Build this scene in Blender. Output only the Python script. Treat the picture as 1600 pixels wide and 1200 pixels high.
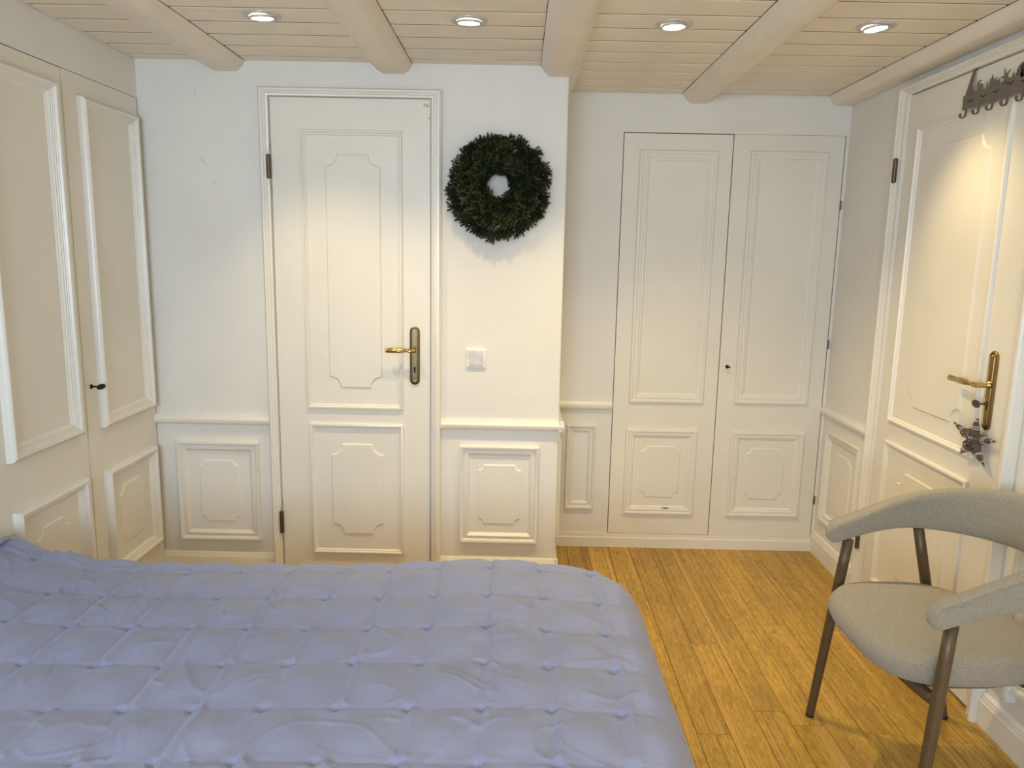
import bpy, bmesh, math, random
import numpy as np
from mathutils import Vector, Matrix

# ------------------------------------------------------------------ scene, camera, world, lights, exposure
for o in list(bpy.data.objects):
    bpy.data.objects.remove(o)
SC = bpy.context.scene
COL = SC.collection
PI = math.pi

H = 2.056          # ceiling height
R = 1.4205         # right wall plane
L = 1.4521         # left wall plane (x = -L)
YF = 3.0           # front wall plane (with the narrow door)
YA = 3.4513        # alcove wall plane (closet)
PX = 0.172         # right edge of the pier
YB = -1.5          # wall behind the camera

yaw, pitch, roll, focal = -0.0062186, 0.1710272, 0.0193820, 1191.123
cy, sy, cp, sp, cr, sr = (math.cos(yaw), math.sin(yaw), math.cos(pitch), math.sin(pitch),
                          math.cos(roll), math.sin(roll))
right0 = Vector((cy, -sy, 0)); fwd0 = Vector((sy, cy, 0)); zax = Vector((0, 0, 1))
fwd = cp*fwd0 - sp*zax
up0 = sp*fwd0 + cp*zax
cam_r = cr*right0 + sr*up0
cam_u = cr*up0 - sr*right0
cam = bpy.data.cameras.new('camera')
cam.sensor_width = 36; cam.lens = focal/1600*36; cam.clip_start = 0.05
camo = bpy.data.objects.new('camera', cam); COL.objects.link(camo)
m3 = Matrix((cam_r, cam_u, -fwd)).transposed()
camo.matrix_world = Matrix.Translation((0, 0, 1.3696)) @ m3.to_4x4()
SC.camera = camo

SC.view_settings.view_transform = 'Standard'
SC.view_settings.look = 'None'
SC.view_settings.gamma = 1
SC.view_settings.use_curve_mapping = False
SC.view_settings.exposure = 0.34

world = bpy.data.worlds.new('world'); SC.world = world; world.use_nodes = True
bg = world.node_tree.nodes['Background']
bg.inputs[0].default_value = (0.55, 0.72, 1.0, 1)
bg.inputs[1].default_value = 1.0

def area(name, loc, rot, sx, szy, power, color):
    l = bpy.data.lights.new(name, 'AREA'); l.shape = 'RECTANGLE'
    l.size = sx; l.size_y = szy; l.energy = power; l.color = color
    o = bpy.data.objects.new(name, l); o.location = loc; o.rotation_euler = rot
    COL.objects.link(o); return o

# daylight entering through the window in the wall behind the camera
area('window_daylight', (-0.50, YB-0.02, 1.35), (PI/2, 0, 0), 1.2, 1.1, 46, (0.60, 0.77, 1.0))

LAMPS = [(-0.786, 2.437), (-0.166, 2.449), (0.452, 2.453), (1.052, 2.437)]
TILT = [(0.10, 0.24), (-0.02, 0.22), (0.08, 0.03), (0.30, -0.05)]   # lean of each swivel insert
def spot(x, y, lean, power=20, size=104):
    l = bpy.data.lights.new('downlight_or_fill', 'SPOT'); l.energy = power
    l.color = (1.0, 0.75, 0.38); l.spot_size = math.radians(size); l.spot_blend = 1.0
    l.shadow_soft_size = 0.022
    o = bpy.data.objects.new('downlight_or_fill', l); o.location = (x, y, H-0.03)
    d = Vector((lean[0], lean[1], -1))
    o.rotation_euler = d.to_track_quat('-Z', 'Y').to_euler()
    COL.objects.link(o); return o
for (x, y), t, pw_, sz_ in zip(LAMPS, TILT, (20, 15.5, 40, 16.5), (84, 84, 112, 82)):
    spot(x, y, t, pw_, sz_)
FILL_LAMPS = [(0.452, 0.9), (1.052, 0.9),  # unseen spots without fixtures, added for warm ambient fill
                (-0.786, -0.6), (-0.166, -0.6), (0.452, -0.6), (1.052, -0.6)]
for x, y in FILL_LAMPS:
    spot(x, y, (0, 0), 2.5 if y > 0 else 27, 128)

# ------------------------------------------------------------------ materials
def new_mat(name):
    m = bpy.data.materials.new(name); m.use_nodes = True
    nt = m.node_tree; b = nt.nodes['Principled BSDF']
    return m, nt, b
def N(nt, t, **kw):
    n = nt.nodes.new(t)
    for k, v in kw.items():
        if k.startswith('i_'):
            n.inputs[k[2:].replace('_', ' ')].default_value = v
        else:
            setattr(n, k, v)
    return n
def ramp(nt, fac, stops):
    r = nt.nodes.new('ShaderNodeValToRGB')
    while len(r.color_ramp.elements) < len(stops): r.color_ramp.elements.new(0.5)
    for e, (p, c) in zip(r.color_ramp.elements, stops):
        e.position = p; e.color = (c[0], c[1], c[2], 1)
    nt.links.new(fac, r.inputs[0]); return r
def coords(nt, scale=(1, 1, 1), use='Object', rnd=False):
    tc = nt.nodes.new('ShaderNodeTexCoord'); mp = nt.nodes.new('ShaderNodeMapping')
    mp.inputs['Scale'].default_value = scale
    out = tc.outputs[use]
    if rnd:
        oi = nt.nodes.new('ShaderNodeObjectInfo'); ml = nt.nodes.new('ShaderNodeMath')
        ml.operation = 'MULTIPLY'; ml.inputs[1].default_value = 37.0
        nt.links.new(oi.outputs['Random'], ml.inputs[0])
        va = nt.nodes.new('ShaderNodeVectorMath'); va.operation = 'ADD'
        nt.links.new(out, va.inputs[0]); nt.links.new(ml.outputs[0], va.inputs[1]); out = va.outputs[0]
    nt.links.new(out, mp.inputs[0]); return mp.outputs[0]
def noise(nt, vec, scale, detail=4, rough=0.55):
    n = nt.nodes.new('ShaderNodeTexNoise'); n.inputs['Scale'].default_value = scale
    n.inputs['Detail'].default_value = detail; n.inputs['Roughness'].default_value = rough
    nt.links.new(vec, n.inputs['Vector']); return n
def bump(nt, b, height, dist, strength=1.0):
    bp = nt.nodes.new('ShaderNodeBump'); bp.inputs['Distance'].default_value = dist
    bp.inputs['Strength'].default_value = strength
    nt.links.new(height, bp.inputs['Height']); nt.links.new(bp.outputs[0], b.inputs['Normal'])

def paint(name, col, rough, scale, bscale, bdist, var=0.03, nscale=3.0):
    m, nt, b = new_mat(name)
    v = coords(nt, scale)
    n1 = noise(nt, coords(nt), nscale, 5)
    lo = [c*(1-var) for c in col]; hi = [min(1, c*(1+var)) for c in col]
    r = ramp(nt, n1.outputs[0], [(0.3, lo), (0.7, hi)])
    nt.links.new(r.outputs[0], b.inputs['Base Color'])
    b.inputs['Roughness'].default_value = rough
    n2 = noise(nt, v, bscale, 4)
    bump(nt, b, n2.outputs[0], bdist)
    return m
M = {}
M['wall'] = paint('wall_paint', (0.85, 0.83, 0.76), 0.75, (1, 1, 1), 90, 0.0006)
M['wood_white'] = paint('gloss_white_paint', (0.86, 0.825, 0.715), 0.42, (14, 14, 1.2), 9, 0.0006)
M['trim_white'] = paint('trim_white_paint', (0.88, 0.85, 0.755), 0.28, (1, 1, 1), 20, 0.00006)
M['ceil'] = paint('ceiling_plank_paint', (0.90, 0.82, 0.665), 0.5, (1.2, 30, 30), 6, 0.0012, 0.07, 5)
M['beam'] = paint('beam_paint', (0.89, 0.82, 0.69), 0.5, (20, 1.5, 20), 5, 0.003, 0.05, 4)
def plain(name, col, rough=0.5, metal=0.0, emit=None, es=0):
    m, nt, b = new_mat(name)
    b.inputs['Base Color'].default_value = (*col, 1); b.inputs['Roughness'].default_value = rough
    b.inputs['Metallic'].default_value = metal
    n = noise(nt, coords(nt), 40, 3)
    r = ramp(nt, n.outputs[0], [(0.3, [c*0.88 for c in col]), (0.7, [min(1, c*1.1) for c in col])])
    nt.links.new(r.outputs[0], b.inputs['Base Color'])
    if emit:
        b.inputs['Emission Color'].default_value = (*emit, 1); b.inputs['Emission Strength'].default_value = es
    return m
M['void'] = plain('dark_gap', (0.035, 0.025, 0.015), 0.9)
M['brass'] = plain('polished_brass', (0.55, 0.40, 0.16), 0.25, 1.0)
M['old_brass'] = plain('aged_brass_plate', (0.22, 0.17, 0.08), 0.30, 1.0)
M['dull_brass'] = plain('brass_plate', (0.30, 0.20, 0.075), 0.35, 1.0)
M['bronze'] = plain('dark_hinge_metal', (0.14, 0.11, 0.08), 0.4, 0.8)
M['black_iron'] = plain('black_iron_key', (0.015, 0.014, 0.014), 0.4, 0.5)
M['switch'] = plain('switch_plastic', (0.90, 0.88, 0.80), 0.3)
M['rocker'] = plain('switch_rocker_plastic', (0.70, 0.68, 0.66), 0.3)
M['ring'] = plain('downlight_ring_metal', (0.60, 0.58, 0.54), 0.35, 0.3)
M['lampglass'] = plain('lit_lamp', (1, 1, 1), 0.3, 0, (1.0, 0.93, 0.80), 14)
M['rack'] = plain('grey_brown_sheet_metal', (0.20, 0.175, 0.145), 0.5, 0.4)
M['leg'] = plain('taupe_leg_lacquer', (0.125, 0.085, 0.042), 0.4, 0.2)
M['rubber'] = plain('black_rubber_foot', (0.012, 0.012, 0.014), 0.6)
M['stem'] = plain('wreath_wire_base', (0.03, 0.03, 0.015), 0.8)
M['string'] = plain('white_string', (0.75, 0.72, 0.68), 0.8)
M['wicker'] = plain('grey_wicker_twig', (0.13, 0.108, 0.08), 0.8)
M['wicker_light'] = plain('whitewashed_twig', (0.62, 0.58, 0.53), 0.8)
M['mattress'] = plain('white_mattress_cover', (0.7, 0.7, 0.7), 0.8)
M['bedbase'] = plain('grey_bed_base_fabric', (0.12, 0.12, 0.125), 0.9)
M['socket'] = plain('socket_plastic', (0.82, 0.82, 0.8), 0.3)

def floor_mat():
    m, nt, b = new_mat('honey_oak_laminate')
    v = coords(nt, (1, 1, 1), 'Object', True)
    def mp(vec, s):
        x = nt.nodes.new('ShaderNodeMapping'); x.inputs['Scale'].default_value = s
        nt.links.new(vec, x.inputs[0]); return x.outputs[0]
    g = noise(nt, mp(v, (34, 4.5, 1)), 5.5, 10, 0.75)
    fine = noise(nt, mp(v, (120, 5, 1)), 4, 3, 0.6)
    big = noise(nt, mp(v, (4, 1.5, 1)), 2.2, 3)
    strip = noise(nt, mp(v, (34, 0.35, 1)), 1.3, 0, 0.3)
    r1 = ramp(nt, g.outputs[0], [(0.30, (0.28, 0.150, 0.018)), (0.50, (0.53, 0.325, 0.045)), (0.70, (0.74, 0.50, 0.105))])
    r2 = ramp(nt, big.outputs[0], [(0.3, (0.82, 0.78, 0.72)), (0.68, (1.08, 1.06, 1.02))])
    mx = N(nt, 'ShaderNodeMix', data_type='RGBA', blend_type='MULTIPLY'); mx.inputs[0].default_value = 1
    nt.links.new(r1.outputs[0], mx.inputs[6]); nt.links.new(r2.outputs[0], mx.inputs[7])
    # pale sapwood streaks
    rs = ramp(nt, strip.outputs[0], [(0.66, (0, 0, 0)), (0.70, (1, 1, 1))])
    ms = N(nt, 'ShaderNodeMix', data_type='RGBA', blend_type='MIX')
    sc_ = N(nt, 'ShaderNodeMath', operation='MULTIPLY'); sc_.inputs[1].default_value = 0.5
    nt.links.new(rs.outputs[0], sc_.inputs[0]); nt.links.new(sc_.outputs[0], ms.inputs[0])
    nt.links.new(mx.outputs[2], ms.inputs[6]); ms.inputs[7].default_value = (0.72, 0.42, 0.13, 1)
    fs = noise(nt, mp(v, (95, 0.5, 1)), 1.2, 2, 0.5)
    rf = ramp(nt, fs.outputs[0], [(0.34, (0.74, 0.70, 0.62)), (0.46, (1, 1, 1)), (0.56, (1, 1, 1)), (0.68, (1.14, 1.14, 1.12))])
    mf = N(nt, 'ShaderNodeMix', data_type='RGBA', blend_type='MULTIPLY'); mf.inputs[0].default_value = 1
    nt.links.new(ms.outputs[2], mf.inputs[6]); nt.links.new(rf.outputs[0], mf.inputs[7]); ms = mf
    # knots
    kn = noise(nt, mp(v, (16, 7, 1)), 1.6, 3, 0.7)
    rk = ramp(nt, kn.outputs[0], [(0.67, (0, 0, 0)), (0.76, (1, 1, 1))])
    mk = N(nt, 'ShaderNodeMix', data_type='RGBA', blend_type='MIX')
    sk = N(nt, 'ShaderNodeMath', operation='MULTIPLY'); sk.inputs[1].default_value = 0.6
    nt.links.new(rk.outputs[0], sk.inputs[0]); nt.links.new(sk.outputs[0], mk.inputs[0])
    nt.links.new(ms.outputs[2], mk.inputs[6]); mk.inputs[7].default_value = (0.12, 0.045, 0.008, 1)
    # plank to plank tone
    oi = nt.nodes.new('ShaderNodeObjectInfo')
    rt = ramp(nt, oi.outputs['Random'], [(0, (0.86, 0.85, 0.84)), (1, (1.08, 1.07, 1.04))])
    mt = N(nt, 'ShaderNodeMix', data_type='RGBA', blend_type='MULTIPLY'); mt.inputs[0].default_value = 1
    nt.links.new(mk.outputs[2], mt.inputs[6]); nt.links.new(rt.outputs[0], mt.inputs[7])
    nt.links.new(mt.outputs[2], b.inputs['Base Color'])
    b.inputs['Roughness'].default_value = 0.38
    bump(nt, b, fine.outputs[0], 0.0004)
    return m
M['floor'] = floor_mat()

def quilt_mat():
    m, nt, b = new_mat('slate_grey_quilt_cotton')
    v = coords(nt)
    n1 = noise(nt, v, 6, 5); n2 = noise(nt, v, 420, 2); n3 = noise(nt, coords(nt, (1, 2.5, 1)), 38, 5, 0.6)
    r = ramp(nt, n1.outputs[0], [(0.3, (0.275, 0.305, 0.465)), (0.7, (0.305, 0.335, 0.50))])
    nt.links.new(r.outputs[0], b.inputs['Base Color'])
    b.inputs['Roughness'].default_value = 0.55
    b.inputs['Sheen Weight'].default_value = 0.25; b.inputs['Sheen Roughness'].default_value = 0.4
    ad = N(nt, 'ShaderNodeMath', operation='MULTIPLY_ADD'); ad.inputs[1].default_value = 1.6
    nt.links.new(n3.outputs[0], ad.inputs[0]); nt.links.new(n2.outputs[0], ad.inputs[2])
    bump(nt, b, ad.outputs[0], 0.0006)
    return m
M['quilt'] = quilt_mat()

def chair_mat():
    m, nt, b = new_mat('greige_melange_wool')
    v = coords(nt)
    n1 = noise(nt, coords(nt, (1, 1, 2.0)), 620, 2, 0.7); n2 = noise(nt, v, 12, 3)
    r = ramp(nt, n1.outputs[0], [(0.34, (0.19, 0.165, 0.12)), (0.5, (0.35, 0.315, 0.24)), (0.66, (0.53, 0.48, 0.38))])
    nt.links.new(r.outputs[0], b.inputs['Base Color'])
    b.inputs['Roughness'].default_value = 0.9
    b.inputs['Sheen Weight'].default_value = 0.3
    bump(nt, b, n1.outputs[0], 0.0012)
    return m
M['chair'] = chair_mat()
def leaf_mat():
    m, nt, b = new_mat('dark_fir_needles')
    oi = nt.nodes.new('ShaderNodeObjectInfo')
    g = N(nt, 'ShaderNodeNewGeometry')
    ad = N(nt, 'ShaderNodeMath', operation='ADD')
    nt.links.new(oi.outputs['Random'], ad.inputs[0]); nt.links.new(g.outputs['Random Per Island'], ad.inputs[1])
    ml = N(nt, 'ShaderNodeMath', operation='MULTIPLY'); ml.inputs[1].default_value = 0.5
    nt.links.new(ad.outputs[0], ml.inputs[0])
    r = ramp(nt, ml.outputs[0], [(0.0, (0.008, 0.013, 0.004)), (0.55, (0.028, 0.040, 0.012)), (1.0, (0.14, 0.155, 0.055))])
    nt.links.new(r.outputs[0], b.inputs['Base Color']); b.inputs['Roughness'].default_value = 0.7
    b.inputs['Specular IOR Level'].default_value = 0.2
    return m
M['leaf'] = leaf_mat()

# ------------------------------------------------------------------ mesh helpers
class MB:
    def __init__(s): s.v = []; s.f = []; s.smooth = False
    def add(s, vs, fs):
        o = len(s.v); s.v += [tuple(p) for p in vs]; s.f += [tuple(i+o for i in f) for f in fs]
    def box(s, x0, x1, y0, y1, z0, z1):
        s.add([(x0, y0, z0), (x1, y0, z0), (x1, y1, z0), (x0, y1, z0), (x0, y0, z1), (x1, y0, z1), (x1, y1, z1), (x0, y1, z1)],
              [(0, 3, 2, 1), (4, 5, 6, 7), (0, 1, 5, 4), (1, 2, 6, 5), (2, 3, 7, 6), (3, 0, 4, 7)])
    def rings(s, rings, closed=True, cap=True):
        n = len(rings[0]); o = len(s.v)
        for r in rings: s.v += [tuple(p) for p in r]
        for i in range(len(rings)-1):
            for j in range(n if closed else n-1):
                k = (j+1) % n
                s.f.append((o+i*n+j, o+i*n+k, o+(i+1)*n+k, o+(i+1)*n+j))
        if cap:
            s.f.append(tuple(o+j for j in range(n))[::-1])
            s.f.append(tuple(o+(len(rings)-1)*n+j for j in range(n)))
    def tube(s, pts, rad, n=10, cap=True):
        pts = [Vector(p) for p in pts]; rs = rad if isinstance(rad, (list, tuple)) else [rad]*len(pts)
        rings = []; ref = None
        for i, p in enumerate(pts):
            t = (pts[min(i+1, len(pts)-1)] - pts[max(i-1, 0)]).normalized()
            if ref is None:
                a = Vector((0, 0, 1)) if abs(t.z) < 0.9 else Vector((1, 0, 0))
                ref = (a - t*a.dot(t)).normalized()
            else:
                ref = (ref - t*ref.dot(t)).normalized()
            b2 = t.cross(ref)
            rings.append([p + rs[i]*(math.cos(2*PI*k/n)*ref + math.sin(2*PI*k/n)*b2) for k in range(n)])
        s.rings(rings, True, cap)
    def build(s, name, mat, parent=None, smooth=False, bevel=0, origin=None, seg=2):
        me = bpy.data.meshes.new(name); vs = s.v
        if origin: vs = [(a-origin[0], b-origin[1], c-origin[2]) for a, b, c in vs]
        me.from_pydata(vs, [], s.f); me.update()
        bm = bmesh.new(); bm.from_mesh(me)
        bmesh.ops.recalc_face_normals(bm, faces=bm.faces[:])
        if bevel:
            eds = [e for e in bm.edges if len(e.link_faces) == 2 and e.calc_face_angle(0) > 0.6]
            bmesh.ops.bevel(bm, geom=eds, offset=bevel, segments=seg, affect='EDGES', clamp_overlap=True)
        for f in bm.faces: f.smooth = bool(smooth)
        bm.to_mesh(me); bm.free()
        me.materials.append(mat)
        if smooth and smooth != 'all':
            try: me.set_sharp_from_angle(angle=math.radians(38))
            except Exception: pass
        o = bpy.data.objects.new(name, me); COL.objects.link(o)
        if origin: o.location = origin
        if parent is not None:
            o.parent = parent
            o.matrix_parent_inverse = Matrix.Identity(4)
            if origin or True:
                o.location = Vector(o.location) - (world_loc(parent) if parent.rotation_euler.z == 0 else Vector((0, 0, 0)))
        return o
def world_loc(o):
    p = Vector(o.location)
    while o.parent: o = o.parent; p += Vector(o.location)
    return p
def tag(o, label, cat=None, group=None, kind=None):
    o['label'] = label
    if cat: o['category'] = cat
    if group: o['group'] = group
    if kind: o['kind'] = kind
    return o
def empty(name, loc, label, cat, group=None, kind=None, rz=0):
    o = bpy.data.objects.new(name, None); COL.objects.link(o); o.location = loc; o.rotation_euler = (0, 0, rz)
    o.empty_display_size = 0.05
    return tag(o, label, cat, group, kind)

# plane mappers: (u, v, h) -> world, u along the wall, v up, h out of the wall into the room
def pf(u, v, h): return (u, YF-h, v)
def pa(u, v, h): return (u, YA-h, v)
def pr(u, v, h): return (R-h, u, v)
def pl(u, v, h): return (-L+h, u, v)

def frame(mb, pm, rect, prof):
    """mitred moulding swept round a rectangle; prof = [(inset, height)...] from the outside in"""
    u0, u1, v0, v1 = rect
    rings = []
    for ins, h in prof:
        rings.append([pm(u0+ins, v0+ins, h), pm(u1-ins, v0+ins, h), pm(u1-ins, v1-ins, h), pm(u0+ins, v1-ins, h)])
    mb.rings(rings, True, False)
def notch(rect, n, step, seg=7, grow=0.0):
    """outline with concave quarter-round corners and little steps"""
    u0, u1, v0, v1 = rect[0]+grow, rect[1]-grow, rect[2]+grow, rect[3]-grow
    r = n-step
    pts = []
    def arc(cx, cz, a0, a1):
        return [(cx+r*math.cos(a0+(a1-a0)*k/seg), cz+r*math.sin(a0+(a1-a0)*k/seg)) for k in range(seg+1)]
    pts += [(u0+n, v0)] + [(u1-n, v0)]
    pts += arc(u1, v0, PI, PI/2) + [(u1, v0+n)]
    pts += [(u1, v1-n)] + arc(u1, v1, -PI/2, -PI) + [(u1-n, v1)]
    pts += [(u0+n, v1)] + arc(u0, v1, 0, -PI/2) + [(u0, v1-n)]
    pts += [(u0, v0+n)] + arc(u0, v0, PI/2, 0)
    return pts
def plaque(mb, pm, rect, n, base, hh=0.005, ed=0.005, step=None):
    step = n*0.16 if step is None else step
    A = notch(rect, n, step); B = notch(rect, n, step, grow=ed)
    mb.rings([[pm(u, v, base) for u, v in A], [pm(u, v, base+hh) for u, v in B]], True, False)
    o = len(mb.v)-len(B)
    mb.f.append(tuple(o+i for i in range(len(B))))
def sweep(mb, pts_prof, a, b, pm):
    """extrude a profile [(v,h)] from u=a to u=b"""
    mb.rings([[pm(a, v, h) for v, h in pts_prof], [pm(b, v, h) for v, h in pts_prof]], True, True)

# moulding profiles
P_DOOR = [(0, 0), (0.0008, 0.007), (0.003, 0.011), (0.009, 0.013), (0.013, 0.006), (0.016, 0.006), (0.020, 0.001), (0.0205, 0)]
P_WAIN = [(0, 0), (0.001, 0.014), (0.004, 0.019), (0.010, 0.018), (0.016, 0.012), (0.018, 0.006), (0.027, 0.0055),
          (0.028, 0.010), (0.032, 0.0105), (0.036, 0.006), (0.044, 0.001), (0.0445, 0)]
P_BIG = [(0, 0), (0.0, 0.012), (0.003, 0.021), (0.010, 0.026), (0.018, 0.024), (0.021, 0.017), (0.024, 0.017), (0.025, 0.014),
         (0.030, 0.014), (0.031, 0.010), (0.036, 0.010), (0.037, 0.006), (0.045, 0.001), (0.0455, 0)]
P_CLO = [(0, 0), (0.001, 0.009), (0.004, 0.014), (0.012, 0.015), (0.018, 0.009), (0.022, 0.009), (0.024, 0.012),
         (0.030, 0.011), (0.034, 0.005), (0.038, 0.006), (0.046, 0.001), (0.0465, 0)]

# ------------------------------------------------------------------ floor, made of single laminate planks
rng = random.Random(7)
mb = MB(); mb.box(-L-0.03, R+0.02, YB, YA+0.02, -0.06, -0.012)
floor = mb.build('floor', M['void']); tag(floor, 'honey oak laminate floor of long planks running towards the closet', 'floor', kind='structure')
PWID = 0.0985
joints = {0: [2.94, 1.66], 1: [2.54, 1.25], 2: [2.94-0.9, 3.2], -1: [2.018, 0.75], -2: [3.05, 1.7]}
def plank_mesh(w, l):
    q = MB(); e = 0.0006
    x, y = w/2-e, l/2-e; b = 0.0012
    q.rings([[(-x, -y, -0.012), (x, -y, -0.012), (x, y, -0.012), (-x, y, -0.012)],
             [(-x, -y, -b), (x, -y, -b), (x, y, -b), (-x, y, -b)],
             [(-x+b, -y+b, 0), (x-b, -y+b, 0), (x-b, y-b, 0), (-x+b, y-b, 0)]])
    me = bpy.data.meshes.new('plank'); me.from_pydata(q.v, [], q.f); me.update(); me.materials.append(M['floor']); return me
cache = {}
i0 = int(math.floor((-L-0.545)/PWID))
x = 0.545 + i0*PWID
k = i0
known = {0: [2.018, 0.74], 1: [2.54, 1.26], 2: [2.137, 0.857], -1: [2.94, 1.66]}
known = {0: [0.74, 2.018, 3.29], 1: [1.26, 2.54], 2: [0.86, 2.137, 3.41], -1: [0.32, 1.60, 2.87]}
while x < R - 0.001:
    x1 = min(x+PWID, R+0.015)
    ys = known.get(k) or [0.2 + ((k*0.487) % 1.0)*1.28 + 1.28*j for j in (-1, 0, 1, 2)]
    ys = [YB] + [q for q in sorted(ys) if YB+0.15 < q < YA-0.1] + [YA+0.01]
    for a, b2 in zip(ys, ys[1:]):
        while b2-a > 1.4:
            key = (round(x1-x, 4), round(1.28, 4))
            me = cache.setdefault(key, None) or plank_mesh(*key); cache[key] = me
            o = bpy.data.objects.new('plank', me); COL.objects.link(o); o.parent = floor
            o.location = ((x+x1)/2, b2-0.64, 0); b2 -= 1.28
        key = (round(x1-x, 4), round(b2-a, 4))
        me = cache.get(key) or plank_mesh(*key); cache[key] = me
        o = bpy.data.objects.new('plank', me); COL.objects.link(o); o.parent = floor
        o.location = ((x+x1)/2, (a+b2)/2, 0)
    x += PWID; k += 1

# ------------------------------------------------------------------ ceiling of painted boards
mb = MB(); mb.box(-L-0.03, R+0.02, YB, YA+0.02, H+0.014, H+0.06)
ceiling = mb.build('ceiling', M['void']); tag(ceiling, 'low ceiling of cream painted boards between beams', 'ceiling', kind='structure')
SP = 0.1415; y = 2.368 - 28*SP
j = 0
while y < YA:
    y1 = y+SP
    a, b2 = max(y, YB), min(y1, YA-0.003)
    if b2-a > 0.02:
        q = MB(); xa, xb = -L+0.0035, R-0.002
        g = (0.0036, 0.0022, 0.0030, 0.0017, 0.0032, 0.0024)[j % 6]
        prof = [(a+g+0.0002, H+0.012), (a+g, H+0.0019), (a+g+0.004, H), (b2-g-0.006, H), (b2-g, H+0.0035), (b2-g, H+0.012)]
        q.rings([[(xa, yy, zz) for yy, zz in prof], [(xb, yy, zz) for yy, zz in prof]])
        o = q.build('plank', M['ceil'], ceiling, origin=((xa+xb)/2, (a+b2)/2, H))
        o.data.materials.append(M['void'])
        for p_ in o.data.polygons:      # joint sides coloured dark to stand for the shade in the cracks
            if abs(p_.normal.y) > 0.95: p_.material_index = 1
    y = y1; j += 1

# ------------------------------------------------------------------ walls
q = MB()
q.box(-L-0.1, PX, YF+0.0, YF+0.06, 0, H+0.014)       # front wall, pier face
q.box(PX-0.06, PX, YF+0.06, YA+0.02, 0, H+0.014)     # return of the pier
wall_front = q.build('wall_front', M['wall'], bevel=0.004)
tag(wall_front, 'white front wall with the narrow door and the wreath', 'wall', kind='structure')
q = MB()
CL0, CL1, CLT, CLB = 0.443, 1.408, 1.894, 0.066
q.box(PX, CL0, YA, YA+0.05, 0, H+0.014)
wall_alcove = q.build('wall_alcove', M['wall']); tag(wall_alcove, 'white strip of recessed wall left of the built-in closet', 'wall', kind='structure')
q = MB(); q.box(CL0, R, YA, YA+0.05, CLT, H+0.014)
tag(q.build('wall_lintel', M['wall']), 'white strip of wall above the built-in closet', 'wall', kind='structure')
q = MB(); q.box(CL1, R+0.02, YA+0.0, YA+0.05, 0, CLT)
tag(q.build('trim_8', M['trim_white']), 'narrow white filler strip right of the closet doors', 'trim', kind='structure')
q = MB(); q.box(CL0, CL1, YA+0.006, YA+0.05, 0, CLB)
tag(q.build('trim_9', M['trim_white']), 'white board behind the closet plinth', 'trim', kind='structure')

q = MB()
DR0, DR1, DRT = 2.105, 2.972, 1.992
LR0, LR1, LRT = 2.158, 2.912, 1.956
q.box(R, R+0.1, DR1-0.03, YA+0.05, 0, H+0.014)
q.box(R, R+0.1, YB, DR0+0.03, 0, H+0.014)
q.box(R, R+0.1, DR0+0.03, DR1-0.03, DRT-0.02, H+0.014)
q.box(R+0.07, R+0.1, DR0+0.03, DR1-0.03, 0, DRT-0.02)
wall_right = q.build('wall_right', M['wall']); tag(wall_right, 'white right wall with the wide panelled door', 'wall', kind='structure')
q = MB()
q.box(-L-0.1, -L, 2.018, YF+0.0, 1.916, H+0.014)
q.box(-L-0.1, -L-0.02, 2.018, YF+0.0, 0, 1.916)
q.box(-L-0.1, -L, YB, 2.018, 0, H+0.014)
wall_left = q.build('wall_left', M['wall']); tag(wall_left, 'white left wall around the built-in wardrobe', 'wall', kind='structure')
q = MB()
wx0, wx1, wz0, wz1 = -1.12, 0.12, 0.80, 1.90
q.box(-L-0.1, wx0, YB-0.12, YB, 0, H+0.014); q.box(wx1, R+0.1, YB-0.12, YB, 0, H+0.014)
q.box(wx0, wx1, YB-0.12, YB, 0, wz0); q.box(wx0, wx1, YB-0.12, YB, wz1, H+0.014)
wall_behind = q.build('wall_behind', M['wall']); tag(wall_behind, 'white wall with the window behind the viewer', 'wall', kind='structure')
q = MB()
for a, b2, c, d in ((wx0, wx0+0.05, wz0, wz1), (wx1-0.05, wx1, wz0, wz1), (wx0, wx1, wz0, wz0+0.05), (wx0, wx1, wz1-0.05, wz1), (-0.525, -0.475, wz0, wz1)):
    q.box(a, b2, YB-0.09, YB-0.04, c, d)
win = q.build('window_1', M['trim_white']); tag(win, 'white window frame behind the viewer', 'window', kind='structure')

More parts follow.
